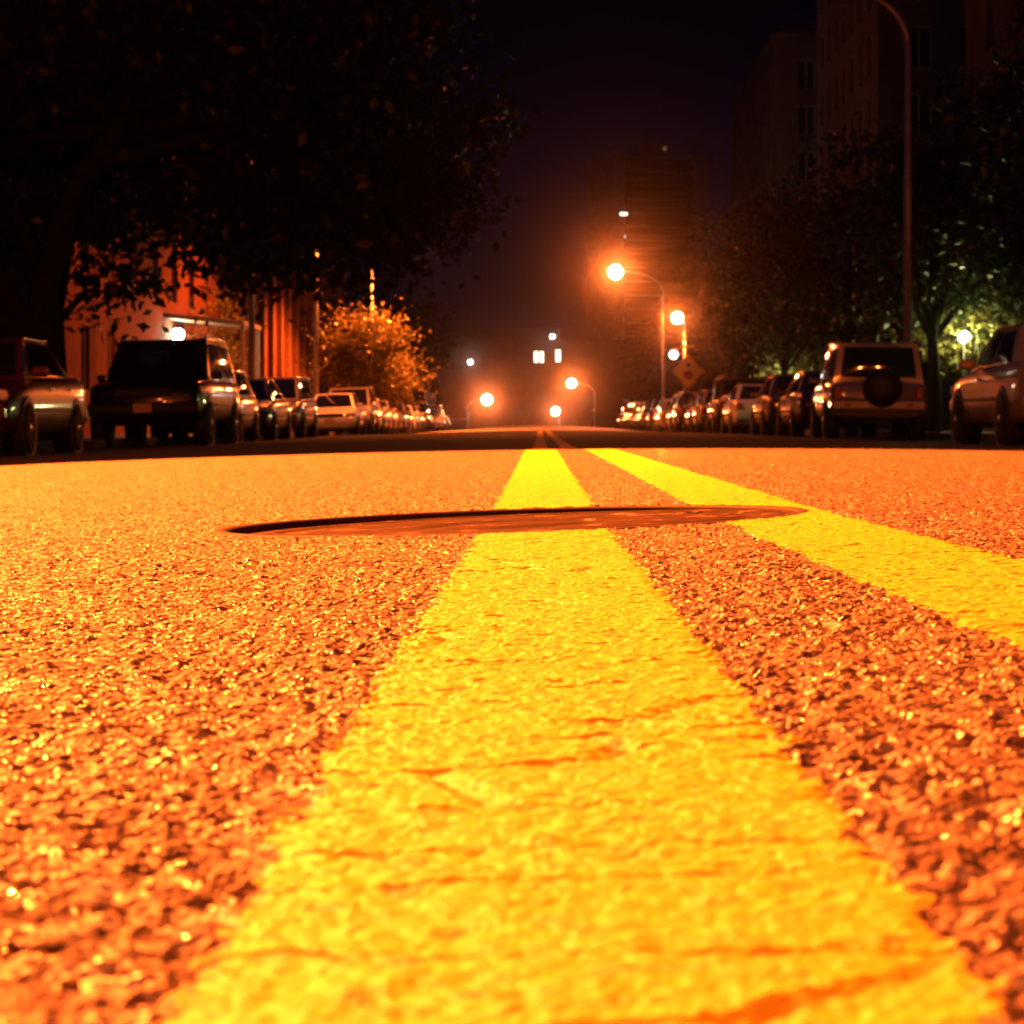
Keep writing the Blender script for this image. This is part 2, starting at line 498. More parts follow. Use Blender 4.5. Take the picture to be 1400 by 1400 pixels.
CARS = dict(
    sedan=dict(st=[(-2.30, .74, .40, .78), (-2.26, .80, .31, .88), (-2.12, .85, .25, .96), (-1.8, .88, .22, .985), (-1.0, .895, .20, .975), (0, .895, .20, .955), (.9, .89, .20, .93), (1.4, .885, .20, .885), (1.8, .865, .21, .82), (2.1, .83, .23, .74), (2.25, .77, .27, .66), (2.30, .68, .34, .58)],
               belt=(-1.62, 1.12, .79, .93), roof=(-.92, .28, .585, 1.42), wb=(-1.32, 1.36), r=.32, tail=(.80, .20, .16), ht=.70),
    hatch=dict(st=[(-2.0, .74, .40, .85), (-1.96, .80, .31, .92), (-1.8, .84, .25, .97), (-1.0, .87, .20, .975), (0, .875, .20, .965), (.8, .87, .20, .94), (1.3, .86, .20, .88), (1.65, .835, .22, .80), (1.86, .78, .26, .70), (1.92, .68, .34, .60)],
               belt=(-1.9, 1.0, .78, .94), roof=(-1.5, .2, .60, 1.47), wb=(-1.25, 1.25), r=.31, tail=(.74, .14, .26), ht=.70),
    suv=dict(st=[(-2.15, .78, .46, .98), (-2.11, .84, .40, 1.03), (-1.95, .88, .36, 1.06), (-1.0, .90, .31, 1.065), (0, .90, .31, 1.05), (.9, .895, .31, 1.03), (1.4, .89, .31, 1.0), (1.85, .86, .33, .94), (2.08, .81, .38, .85), (2.15, .72, .45, .74)],
             belt=(-2.10, 1.10, .815, 1.03), roof=(-2.035, .32, .70, 1.74), wb=(-1.30, 1.32), r=.35, tail=(.80, .15, .26), ht=.82),
    van=dict(st=[(-2.4, .82, .42, .98), (-2.36, .88, .34, 1.02), (-2.2, .93, .28, 1.04), (-1.2, .955, .24, 1.05), (0, .955, .24, 1.03), (1.0, .95, .24, 1.0), (1.6, .93, .24, .95), (2.05, .89, .26, .86), (2.3, .82, .31, .76), (2.38, .72, .38, .66)],
             belt=(-2.34, 1.5, .86, 1.0), roof=(-2.15, .42, .70, 1.60), wb=(-1.45, 1.42), r=.33, tail=(.85, .12, .24), ht=.76),
    big=dict(st=[(-2.5, .86, .50, 1.08), (-2.46, .92, .44, 1.13), (-2.3, .96, .40, 1.16), (-1.2, .985, .36, 1.17), (0, .985, .36, 1.16), (1.0, .985, .36, 1.15), (1.6, .975, .36, 1.13), (2.15, .95, .38, 1.08), (2.42, .90, .44, 1.0), (2.5, .82, .50, .90)],
             belt=(-2.42, 1.15, .90, 1.13), roof=(-2.25, .30, .74, 1.88), wb=(-1.5, 1.55), r=.39, tail=(.88, .14, .30), ht=.95),
)


def patch(c4, n, bulge, u0=0, u1=1, v0=0, v1=1, off=0.0):
    """bulged bilinear patch; c4: corners (u0v0, u1v0, u1v1, u0v1)"""
    a, b, c, d = [Vector(p) for p in c4]
    nrm = (b - a).cross(d - a).normalized()
    vs, fs = [], []
    for j in range(n + 1):
        for i in range(n + 1):
            u = u0 + (u1 - u0) * i / n; v = v0 + (v1 - v0) * j / n
            p = a * (1 - u) * (1 - v) + b * u * (1 - v) + c * u * v + d * (1 - u) * v
            vs.append(p + nrm * (bulge * 16 * u * (1 - u) * v * (1 - v) + off))
    for j in range(n):
        for i in range(n):
            fs.append((j * (n + 1) + i, j * (n + 1) + i + 1, (j + 1) * (n + 1) + i + 1, (j + 1) * (n + 1) + i))
    return vs, fs


def make_car(kind, spare=False):
    D = CARS[kind]
    root = thing('parked_car', 'car', 'car')
    P = PAINT['silver']
    st = D['st']
    mb = MB(); vs, fs = [], []
    hs = [(0, 0, 0), (.70, 0, 0), (.93, 0, .04), (.982, .18, 0), (1, .46, 0), (.992, .70, 0), (.965, 1, -.055), (.90, 1, -.014), (.5, 1, .012), (0, 1, .02)]
    # denser stations by interpolation
    yy = [s[0] for s in st]
    dense = sorted(set(yy + list(np.linspace(yy[0] + .1, yy[-1] - .1, 26))))
    W = herm(yy, [s[1] for s in st], dense); B = herm(yy, [s[2] for s in st], dense); T = herm(yy, [s[3] for s in st], dense)
    n = 2 * (len(hs) - 1)
    for y, w, b, t in zip(dense, W, B, T):
        half = [(k * w, b + u * (t - b) + dz) for k, u, dz in hs]
        ring = half + [(-x, z) for x, z in half[-2:0:-1]]
        vs += [(x, y, z) for x, z in ring]
    for i in range(len(dense) - 1):
        for k in range(n):
            fs.append((i * n + k, i * n + (k + 1) % n, (i + 1) * n + (k + 1) % n, (i + 1) * n + k))
    fs.append(tuple(range(n))[::-1]); fs.append(tuple((len(dense) - 1) * n + k for k in range(n)))
    mb.add(vs, fs, 0, True)
    body = mb.build('body', P, root)
    wid = max(s[1] for s in st)
    # cabin
    yb, yf, wb_, zb = D['belt']; yr, yq, wr, zr = D['roof']
    zb -= .03
    bl, br_, fr, fl = Vector((-wb_, yb, zb)), Vector((wb_, yb, zb)), Vector((wb_, yf, zb)), Vector((-wb_, yf, zb))
    tl, tr, tf, tg = Vector((-wr, yr, zr)), Vector((wr, yr, zr)), Vector((wr, yq, zr)), Vector((-wr, yq, zr))
    faces = dict(rear=(bl, br_, tr, tl), front=(fr, fl, tg, tf), right=(br_, fr, tf, tr), left=(fl, bl, tl, tg))
    mb = MB()
    for k, c in faces.items():
        mb.add(*patch(c, 8, .035), 0, True)
    mb.add(*patch((tl, tr, tf, tg), 10, .035), 0, True)
    roof = mb.build('roof', P, root, norm=False)
    m = MB(); m.add(*patch(faces['rear'], 8, .035, .07, .93, .16, .90, .006), 0, True); m.build('rear_window', M['glass'], root, norm=False)
    m = MB(); m.add(*patch(faces['front'], 8, .035, .06, .94, .10, .92, .006), 0, True); m.build('windscreen', M['glass'], root, norm=False)
    cuts = ((.07, .36), (.39, .62), (.65, .93)) if kind in ('suv', 'van', 'big') else ((.10, .47), (.51, .90))
    for side in ('right', 'left'):
        for a, b in cuts:
            if side == 'left': a, b = 1 - b, 1 - a
            m = MB(); m.add(*patch(faces[side], 6, .035, a, b, .14, .88, .006), 0, True); m.build('side_window', M['glass'], root, norm=False)
    # wheels
    r, ww = D['r'], .21
    wt = {s: None for s in (-1, 1)}
    for y in D['wb']:
        for s in (-1, 1):
            m = MB(); m.lathe([(r * 1.19, s * (wid - .25)), (r * 1.19, s * (wid + .002)), (r * 1.13, s * (wid + .004)), (.02, s * (wid - .012))], axis='X', n=30)
            m.build('wheel_arch', M['black'], body, (0, y, r))
            if wt[s] is None:
                w_ = wheel_mesh(r, ww).build('wheel', M['tyre'], root, (s * (wid - .085), y, r))
                rm = rim_mesh(r, ww, s).build('rim', M['rim'], w_)
                wt[s] = w_
            else:
                w_ = wt[s].copy(); COL.objects.link(w_); w_.location = (s * (wid - .085), y, r)
                q = wt[s].children[0].copy(); COL.objects.link(q); q.parent = w_
    y0, y1 = st[0][0], st[-1][0]
    w0, w1 = st[1][1], st[-3][1]
    tz = st[2][3]; low = st[2][2]
    lx, lw, lh = D['tail']
    for s in (-1, 1):
        m = MB(); m.box((s * (lx - lw * .45), y0 + .06, tz - .10 - lh / 2), (lw, .16, lh), 0, .03); m.build('tail_light', M['tail'], root)
        if kind in ('suv', 'big', 'van'):
            pass
        m = MB(); m.box((s * (w1 - .16), st[-3][0] + .02, D['ht']), (.32, .20, .13), 0, .045, Matrix.Rotation(-s * .35, 3, 'Z')); m.build('headlight', M['head'], root)
        m = MB(); m.box((s * (wb_ + .10), yf - .38, zb + .10), (.20, .09, .13), 0, .035); m.build('mirror', P, root)
        for yh in ((yb + yf) / 2 - .72, (yb + yf) / 2 + .30):
            m = MB(); m.box((s * (wid * .99), yh, tz - .16), (.03, .17, .028), 0, .01); m.build('door_handle', M['chrome'], root)
        m = MB(); m.box((s * (wid + .003), 0, low + .30), (.022, D['wb'][1] - D['wb'][0] - 2.6 * r, .05), 0, .008); m.build('side_trim', M['black'], root)
        m = MB(); q = patch(faces['right' if s > 0 else 'left'], 12, .035, .04, .96, .095, .125, .012); m.add(*q, 0, True); m.build('window_trim', M['chrome'], root, norm=False)
        m = MB(); q = [Vector((s * (wr + .012), yr + (yq - yr) * t, zr + .006)) for t in (0, .2, .5, .8, 1)] + [Vector((s * (wb_ - .02), yf - .06, zb + .08))]
        m.tube(q, .013, 6); m.build('roof_trim', M['chrome'], root)
    m = MB(); m.box((0, y0 + .08, low + .26), (2 * w0 + .06, .30, .24), 0, .06); bu = m.build('rear_bumper', P, root)
    m = MB(); m.box((0, y1 - .10, low + .24), (2 * w1 - .02, .26, .24), 0, .07); m.build('front_bumper', P, root)
    m = MB(); m.box((0, y1 + .012, low + .43 + (.08 if kind in ('suv', 'big') else 0)), (.95, .05, .12), 0, .015)
    m.build('grille', M['black'], root)
    m = MB(); m.box((0, y0 - .075, low + .29), (.31, .012, .155), 0, .004); m.build('number_plate', M['plate'], root)
    m = MB(); m.box((0, y1 + .036, low + .25), (.31, .012, .155), 0, .004); m.build('number_plate', M['plate'], root)
    if kind in ('suv', 'big', 'van'):
        for s in (-1, 1):
            m = MB(); z = zr + .055
            m.tube([(s * (wr - .03), yr + .15, zr - .01), (s * (wr - .03), yr + .25, z), (s * (wr - .03), yq - .25, z), (s * (wr - .03), yq - .12, zr - .01)], .017, 8)
            m.build('roof_rail', M['chrome'], root)
    if spare:
        m = MB(); m.lathe([(.05, .13), (.33, .13), (.345, .10), (.345, -.05), (.32, -.085), (.1, -.10), (.01, -.10)], axis='Y', n=36)
        sp = m.build('spare_wheel', M['black'], root, (.06, y0 - .12, .93))
        m = MB(); m.tube([(.55, yr + .2, zr), (.56, yr + .1, zr + .35)], [.006, .003], 6); m.build('aerial', M['black'], root)
        for s in (-1, 1):
            m = MB(); m.box((s * (w0 - .28), y0 - .078, low + .26), (.12, .012, .05), 0, .004); m.build('reflector', M['tail'], bu)
    # paint is set on the object so that copies can differ
    for o in [root, *root.children]:
        if o.type == 'MESH' and o.data.materials[0] == P:
            o.material_slots[0].link = 'OBJECT'; o.material_slots[0].material = P
    return root


def repaint(root, P):
    for o in root.children:
        if o.type == 'MESH' and o.material_slots and o.material_slots[0].link == 'OBJECT':
            o.material_slots[0].material = P


protos = {}


def car(kind, px_flank_x, yrear, side, colour, label, group, name='parked_car', spare=False):
    """side +1: right kerb, rear towards the camera; side -1: left kerb, front towards it. px_flank_x = x of the street flank, yrear = near end"""
    key = (kind, spare)
    if key not in protos:
        protos[key] = make_car(kind, spare); o = protos[key]
    else:
        o = copy_tree(protos[key])
    D = CARS[kind]; wid = max(s[1] for s in D['st']); L0 = -D['st'][0][0]; L1 = D['st'][-1][0]
    x = px_flank_x + side * wid
    y = yrear + (L0 if side > 0 else L1)
    zl, zr_ = g1(x - wid, y), g1(x + wid, y)
    o.name = name
    o.location = (x, y, (zl + zr_) / 2 - .004)
    o.rotation_euler = (0, math.atan((zl - zr_) / (2 * wid)) * (1 if side > 0 else -1), 0 if side > 0 else PI)
    tag(o, label, 'car', group)
    repaint(o, PAINT[colour])
    return o


GR, GL = 'cars parked along the right kerb', 'cars parked along the left kerb'
rs = random.Random(11)
car('sedan', 5.35, 24.5, 1, 'beige', 'brownish sedan nearest on the right kerb, cut off by the photo edge', GR)
car('suv', 5.30, 39.6, 1, 'silver', 'silver off-road car with a spare wheel on its tailgate', GR, 'off_road_car', True).rotation_euler[2] = -math.radians(2.5)
car('sedan', 5.42, 46.3, 1, 'red', 'low dark red car directly ahead of the silver off-road car', GR)
car('hatch', 5.36, 52.2, 1, 'beige', 'beige hatchback second ahead of the silver off-road car', GR)
car('sedan', 5.40, 61.4, 1, 'white', 'white car with a glaring flank behind a parking gap on the right kerb', GR)
car('suv', 5.45, 68.2, 1, 'black', 'black tall car just ahead of the white car on the right kerb', GR)
car('hatch', 5.35, 74.4, 1, 'silver', 'silver hatchback right ahead of the black tall car', GR)
yy = 80.0
k = 0
while yy < 152:
    kd = rs.choice(['sedan', 'hatch', 'suv', 'sedan', 'van'])
    car(kd, 5.4 + rs.uniform(-.1, .12), yy, 1, rs.choice(['silver', 'white', 'grey', 'beige', 'blue', 'silver']),
        'small far car covered in glints in the right row under the far street lamps', GR)
    yy += -2 * CARS[kd]['st'][0][0] + rs.uniform(.9, 1.9); k += 1
car('sedan', -6.0, 24.9, -1, 'red', 'dark red sedan nearest on the left kerb with glints along its flank', GL)
car('big', -5.62, 36.6, -1, 'black', 'big black boxy car standing in front of the brick building on the left', GL, 'off_road_car')
car('hatch', -6.0, 43.4, -1, 'grey', 'grey hatchback directly behind the big black boxy car', GL)
car('sedan', -6.0, 49.0, -1, 'blue', 'dark blue sedan second behind the big black boxy car', GL)
car('van', -6.05, 55.6, -1, 'beige', 'beige van before the wide parking gap on the left kerb', GL, 'minivan')
car('sedan', -6.0, 72.0, -1, 'white', 'white sedan with glaring roof and bonnet after the wide parking gap', GL)
car('suv', -6.0, 78.4, -1, 'silver', 'silver tall car just behind the glaring white sedan', GL)
car('sedan', -6.0, 84.2, -1, 'white', 'small white car second behind the glaring white sedan', GL)
yy = 90.0
while yy < 152:
    kd = rs.choice(['sedan', 'hatch', 'sedan', 'suv'])
    car(kd, -6.0 + rs.uniform(-.1, .1), yy, -1, rs.choice(['silver', 'white', 'white', 'beige', 'silver', 'grey']),
        'small far car blown out by lamp light at the end of the left row', GL)
    yy += -2 * CARS[kd]['st'][0][0] + rs.uniform(.8, 1.7)


# ------------------------------------------------------------------ street lamps
SOD = (1.0, .148, .015)
GLAMP = 'street lamps along the road'


def lamp_proto(hh, reach):
    r = thing('street_lamp', 'lamp', 'street lamp')
    m = MB(); m.lathe([(.19, 0), (.19, .06), (.15, .10), (.13, .9), (.10, 1.0)], n=16); m.build('base', M['pole'], r)
    m = MB(); m.tube([(0, 0, .95), (0, 0, hh * .5), (0, 0, hh - 1.4)], [.095, .08, .06], 14); m.build('pole', M['pole'], r)
    m = MB(); pts = []
    for i in range(11):
        q = PI / 2 * i / 10
        pts.append((-(reach - .3) * (1 - math.cos(q)), 0, hh - 1.4 + 1.35 * math.sin(q)))
    m.tube(pts, [.06 - .002 * i for i in range(11)], 12); m.build('arm', M['pole'], r)
    m = MB(); m.lathe([(.02, -.42), (.09, -.38), (.15, -.2), (.17, .1), (.13, .34), (.03, .42)], axis='X', n=16, c=(0, 0, 0))
    for i, v in enumerate(m.v): m.v[i] = (v[0], v[1], max(v[2], -.02) * .8)
    hd = m.build('lamp_head', M['pole'], r, (-reach, 0, hh))
    m = MB(); m.lathe([(.01, -.20)] + [(.17 * math.sin(PI * i / 12), -.03 - .17 * math.cos(PI * i / 12)) for i in range(1, 12)] + [(.01, .14)], n=18); ln = m.build('lens', M['lens_off'], hd, (-.06, 0, -.02))
    ln.material_slots[0].link = 'OBJECT'; ln.material_slots[0].material = M['lens_off']
    return r


LP = {}


def lamp(x, y, hh, reach, rz, label, lit=True, power=0, zbase=None, big=1.0, spot=0, cone_deg=130, aim=0.0, wide=0, halo_beam=0):
    key = (hh, reach)
    o = LP.get(key)
    o = copy_tree(o) if o else LP.setdefault(key, lamp_proto(hh, reach))
    z = g1(x, y) + .13 if zbase is None else zbase
    o.location = (x, y, z); o.rotation_euler = (0, 0, rz); tag(o, label, 'street lamp', GLAMP)
    hd = [c for c in o.children if c.name.startswith('lamp_head')][0]
    ln = hd.children[0]
    if lit:
        ln.material_slots[0].material = M['lens_on']; ln.scale = (big, big, big)  # lens enlarged to take in the lamp's glare
    hx = -reach - .06
    lights = []
    if power:
        lights.append((power, None, (0, 0, -1), (0, 0, -.30 * big - .2)))
    if spot:
        lights.append((spot, cone_deg, (0, math.sin(aim), -math.cos(aim)), (0, 0, -.30 * big - .2)))
    if wide:
        lights.append((wide, 164, (0, 0, -1), (0, 0, -.30 * big - .2)))
    if halo_beam:      # added beam towards the viewer that makes the lamp's halo in the haze 
        sg = -1
        lights.append((halo_beam, 18, (0, sg, -.05), (0, sg * (.17 * big + .26), -.05 * big)))
    R = Matrix.Rotation(-rz, 3, 'Z')
    for pw, cone, d, off in lights:
        l = bpy.data.lights.new('street_lamp_light', 'SPOT' if cone else 'POINT')
        l.energy = pw; l.color = SOD; l.shadow_soft_size = .2
        if cone:
            l.spot_size = math.radians(cone); l.spot_blend = .4
        lo = bpy.data.objects.new('street_lamp_light', l); COL.objects.link(lo); lo.parent = o
        lo.location = R @ Vector(off) + Vector((hx, 0, hh))
        lo.rotation_euler = (R @ Vector(d)).to_track_quat('-Z', 'Y').to_euler()
    return o


# rz = 0: arm points to -x (lamps at the right kerb); PI: arm points to +x
lamp(-7.75, 11.0, 9.2, 2.6, PI, 'lit street lamp high over the near road, left of the yellow lines', power=0, spot=62000, cone_deg=112, aim=-math.radians(35), wide=5500)
lamp(7.75, -15.0, 9.2, 2.6, 0, 'lit street lamp behind the viewer beside the right kerb', power=6500)
lamp(12.5, -17.0, 9.2, 2.6, 0, 'added lit lamp behind the viewer far back on the right pavement', power=6500)  # added far out so its glint lands in the off-road car's rear window
lamp(7.6, 45.3, 9.4, 2.5, 0, 'tall unlit lamp post rising behind the silver off-road car, its top out of the photo', False)
lamp(7.65, 136, 10.0, 2.9, 0, 'brightest lit street lamp with curved arm above the far right row', halo_beam=21000, big=2.5, spot=15000, cone_deg=140)
lamp(8.32, 126, 6.75, .36, 0, 'shorter lit street lamp beside the yellow diamond sign', halo_beam=11000, big=1.9, spot=6000, cone_deg=140)
p = at(782, 525, 252); lamp(p.x + 2.6, 252, 9.2, 2.6, 0, 'far lit street lamp hanging right of the road end', halo_beam=17000, zbase=p.z - 9.0, big=2.9)
p = at(665, 547, 297); lamp(p.x - 2.6, 297, 9.2, 2.6, PI, 'far lit street lamp hanging left of the road end', halo_beam=20000, zbase=p.z - 9.0, big=4.0)
p = at(760, 563, 342); lamp(p.x + .5, 342, 6.4, .5, 0, 'farthest and lowest lit street lamp just above the road crest', halo_beam=9000, zbase=p.z - 6.2, big=3.6)
lamp(-7.75, 76, 9.2, 2.6, PI, 'lit street lamp half hidden in the big dark tree on the left', spot=14000, cone_deg=157)
lamp(-7.75, 59, 9.2, 2.6, PI, 'added unseen lit lamp in the dark crowns, brightening the brick building', spot=3600, cone_deg=150)  # lamp added to light the brick wall and the cars before it
lamp(-7.75, 101, 9.2, 2.6, PI, 'lit street lamp hidden behind the tree crown beyond the white sedan', spot=34000, cone_deg=146)


# ------------------------------------------------------------------ trees
GT = 'street trees on both pavements'


def tree(x, y, blobs, leaves, lsize, seed, label, mat='leaf', tr=.22, limbs=(), trunk=None, group=GT, name='street_tree', sq=.0):
    """blobs: (dx, dy, z, rx, ry, rz) ellipsoids; leaves gathered in clumps through their volume"""
    R = np.random.default_rng(seed)
    z0 = g1(x, y) + .12
    root = thing(name, label, 'tree', (x, y, z0), 0, group)
    vol = np.array([b[3] * b[4] * b[5] for b in blobs]); vol = vol / vol.sum()
    V = []
    ncl = max(12, leaves // 70)
    bi = R.choice(len(blobs), ncl, p=vol)
    d = R.normal(size=(ncl, 3)); d /= np.linalg.norm(d, axis=1, keepdims=True)
    rad = R.uniform(.25, 1.0, ncl) ** .5
    B = np.array(blobs)[bi]
    cen = B[:, :3] + d * rad[:, None] * B[:, 3:]
    per = leaves // ncl
    C = np.repeat(cen, per, 0)
    P = C + R.normal(size=C.shape) * R.uniform(.25, .62, (ncl, 1)).repeat(per, 0) * np.array([1, 1, .75])
    n = len(P)
    a = R.normal(size=(n, 3)); a /= np.linalg.norm(a, axis=1, keepdims=True)
    b = np.cross(a, R.normal(size=(n, 3))); b /= np.linalg.norm(b, axis=1, keepdims=True)
    s = lsize * R.uniform(.6, 1.35, (n, 1))
    c = np.cross(a, b)
    q = np.stack([P - a * s * .9, P + b * s * .48 + c * s * .1, P + a * s * .9, P - b * s * .48 + c * s * .1], 1).reshape(-1, 3)
    me = bpy.data.meshes.new('crown')
    me.vertices.add(len(q)); me.vertices.foreach_set('co', q.astype(np.float32).ravel())
    me.loops.add(len(q)); me.loops.foreach_set('vertex_index', np.arange(len(q), dtype=np.int32))
    me.polygons.add(n); me.polygons.foreach_set('loop_start', np.arange(n, dtype=np.int32) * 4)
    try:
        me.polygons.foreach_set('loop_total', np.full(n, 4, np.int32))
    except Exception:
        pass
    me.materials.append(M[mat]); me.update(calc_edges=True)
    cr = bpy.data.objects.new('crown', me); COL.objects.link(cr); cr.parent = root
    m = MB()
    tp = trunk or [(0, 0, -.1), (.04, 0, 1.2), (0, .03, 2.4), (.05, 0, blobs[0][2])]
    m.tube(tp, [tr * (1 - .55 * i / (len(tp) - 1)) for i in range(len(tp))], 12)
    top = Vector(tp[-2])
    for L in limbs:
        m.tube(L, [tr * .5 * (1 - .7 * i / (len(L) - 1)) for i in range(len(L))], 8)
    for k, bb in enumerate(blobs[:8]):
        e = Vector(bb[:3]); mid = top.lerp(e, .5) + Vector((0, 0, .35))
        m.tube([top, mid, e], [tr * .42, tr * .28, tr * .10], 7)
    m.build('trunk', M['bark'], root)
    return root


# the big dark tree over the left kerb
tree(-8.6, 37.5,
     [(1.5, 1, 8.5, 4.2, 4.5, 3.0), (-2.5, 0, 8.0, 4.0, 4.0, 3.2), (4.2, 3, 7.2, 3.2, 3.6, 2.2), (5.0, 4, 4.9, 2.2, 3.2, 1.25), (1.5, 4, 4.4, 2.6, 3.0, 1.0), (-2.0, 2, 4.6, 2.6, 2.6, 1.2), (4.0, 4, 3.9, 2.8, 3.0, .9), (6.0, 3, 5.4, 1.9, 2.6, 1.9), (5.6, 0, 9.6, 2.9, 3.4, 2.0), (0, -3, 10.5, 4.5, 4.0, 2.0), (2.6, 5, 6.2, 3.0, 3.0, 1.6)],
     64000, .14, 3, 'huge dark spreading tree over the left kerb and the parked cars', tr=.34,
     trunk=[(0, 0, -.1), (.05, 0, 1.2), (.12, 0, 2.6), (.55, 0, 4.1), (1.4, 0, 5.4), (2.2, 0, 6.8)],
     limbs=[[(.15, 0, 2.8), (-.6, .2, 4.4), (-1.8, .2, 6.5)], [(.9, 0, 4.7), (2.6, .4, 5.2), (4.4, 1.2, 6.0)]])
# small lit tree behind the left row
p = at(503, 0, 97.5)
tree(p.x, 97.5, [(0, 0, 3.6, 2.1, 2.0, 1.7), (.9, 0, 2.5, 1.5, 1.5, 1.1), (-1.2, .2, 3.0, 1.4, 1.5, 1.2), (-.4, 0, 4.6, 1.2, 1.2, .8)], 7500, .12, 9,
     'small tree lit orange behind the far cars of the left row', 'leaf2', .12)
for (tx, ty, sc_, sd, lb) in ((-9.9, 45, .9, 21, 'dark tree before the brick building on the left'),
                              (-9.4, 142, 1.0, 22, 'dark tree left of the road crest, beyond the orange lit tree'),
                              (-9.2, 172, 1.15, 23, 'farthest dark tree on the left pavement')):
    tree(tx, ty, ([(.9, 1.5, 3.1, 1.6, 1.2, .55)] if ty < 60 else []) + [(0, 0, 6.0 * sc_, 2.4, 2.4, 1.9), (.8, .5, 7.6 * sc_, 1.9, 1.9, 1.5), (-.9, 0, 7.2 * sc_, 1.9, 1.9, 1.4), (.2, -.4, 4.8 * sc_, 1.7, 1.7, .9)], 5200, .15, sd, lb)
RT = [(11.7, 47, 1.10, 31, 'dark tree over the brownish sedan beside the right pavement'),
      (10.2, 57, 1.0, 32, 'dark tree behind the tall unlit lamp post'),
      (9.9, 71, 1.05, 33, 'dark tree behind the dark red car on the right'),
      (9.8, 88, 1.05, 34, 'dark tree behind the white car on the right kerb'),
      (9.9, 106, 1.05, 35, 'dark tree just right of the yellow diamond sign'),
      (11.6, 121, 1.75, 38, 'added tallest dark tree shading the blue-grey block beside the diamond sign'),  # added tall and dense to block lamp light from the facade
      (12.0, 141, 1.7, 39, 'added tall dark tree shading the narrow tall building from lamp light'),  # added to keep the brightest lamp off the upper wall
      (10.6, 150, 1.05, 36, 'dark tree behind the brightest street lamp'),
      (10.0, 185, 1.1, 37, 'farthest dark tree on the right pavement')]
for tx, ty, s, sd, lb in RT:
    rr_ = random.Random(sd)
    tree(tx, ty, [(0, 0, 5.6 * s, 2.5, 2.6, 1.9 * s), (1.4, .4, 6.6 * s, 2.2, 2.2, 1.6), (-1.1, 0, 6.4 * s, 2.0, 2.2, 1.6), (.3, -.4, 4.2 * s, 2.2, 2.2, 1.2), (2.4, .8, 4.6 * s, 2.0, 2.2, 1.5), (-.6 + rr_.uniform(-.5, .5), 0, 3.6 * s, 1.5, 1.6, .8)],
         7600 if ty < 80 else 6000, .14, sd, lb)
# tree around the white garden light on the right
p = at(1325, 462, 58)
tree(p.x + .5, 59.4, [(0, 0, 2.9, 1.3, 1.2, .9), (.5, 0, 2.1, 1.0, 1.0, .6), (-.8, .2, 2.6, .8, .9, .6), (-.5, -1.9, 2.05, .6, .3, .25), (.1, -1.8, 2.75, .5, .3, .2)], 2800, .10, 41, 'bushy little tree lit green by the white garden lamp', 'leaf2', .07, name='small_tree')
p = at(1066, 520, 93)
tree(p.x + .5, 94.0, [(0, 0, 2.3, .9, 1.0, .7), (.5, 0, 2.9, .8, .8, .6)], 1500, .10, 42, 'tiny green lit tree above the beige hatchback', 'leaf2', .06, name='small_tree')


# ------------------------------------------------------------------ white lamps
def globe_lamp(px, py, y, r, label, power, zb=None):
    p = at(px, py, y); z = g1(p.x, y) + .12
    o = thing('garden_lamp', label, 'lamp', (p.x, y, z), 0)
    hh = p.z - z
    m = MB(); m.tube([(0, 0, 0), (0, 0, hh - r)], .03, 10); m.build('post', M['black'], o)
    m = MB(); m.lathe([(.02, -r)] + [(r * math.sin(PI * i / 12), -r * math.cos(PI * i / 12)) for i in range(1, 12)] + [(.02, r)], n=20)
    m.build('globe', M['white_on'], o, (0, 0, hh))
    l = bpy.data.lights.new('garden_lamp_light', 'POINT'); l.energy = power; l.color = (1, .95, .28); l.shadow_soft_size = r + .02
    lo = bpy.data.objects.new('garden_lamp_light', l); COL.objects.link(lo); lo.parent = o; lo.location = (0, -r - .05, hh)
    return o


globe_lamp(1318, 461, 58, .15, 'white globe lamp glowing among green leaves above the brownish sedan', 280)
globe_lamp(1060, 522, 93, .16, 'white globe lamp glowing over the cars left of the silver off-road car', 200)


# ------------------------------------------------------------------ buildings
def facade(mbw, O, U, V, N, cols, rows, depth, root, pane_mat, label=None, lit=None, lit_mat=None):
    """wall with real openings. O origin, U along, V up, N outward; cols/rows: breakpoints, odd cells are openings"""
    O, U, V, N = Vector(O), Vector(U), Vector(V), Vector(N)
    for j in range(len(rows) - 1):
        for i in range(len(cols) - 1):
            a, b, c, d = cols[i], cols[i + 1], rows[j], rows[j + 1]
            P = [O + U * a + V * c, O + U * b + V * c, O + U * b + V * d, O + U * a + V * d]
            if i % 2 and j % 2:
                Q = [q - N * depth for q in P]
                for k in range(4):
                    mbw.add([P[k], P[(k + 1) % 4], Q[(k + 1) % 4], Q[k]], [(0, 1, 2, 3)])
                m = MB(); m.add(Q, [(0, 1, 2, 3)])
                # glazing bar and frame set proud of the pane
                mid = (a + b) / 2; w = .05
                fr = MB()
                for (ua, ub, va, vb) in ((a, a + w, c, d), (b - w, b, c, d), (a + w, b - w, c, c + w), (a + w, b - w, d - w, d), (mid - w / 2, mid + w / 2, c + w, d - w)):
                    pp = [O + U * ua + V * va, O + U * ub + V * va, O + U * ub + V * vb, O + U * ua + V * vb]
                    pf = [q - N * (depth - .05) for q in pp]; pk = [q - N * (depth - .003) for q in pp]
                    fr.add(pf + pk, [(0, 1, 2, 3), (0, 1, 5, 4), (1, 2, 6, 5), (2, 3, 7, 6), (3, 0, 4, 7)])
                f = fr.build('window', M['canopy'], root)
                is_lit = lit and (i // 2, j // 2) in lit
                m.build('pane', lit_mat if is_lit else pane_mat, f)
            else:
                mbw.add(P, [(0, 1, 2, 3)])


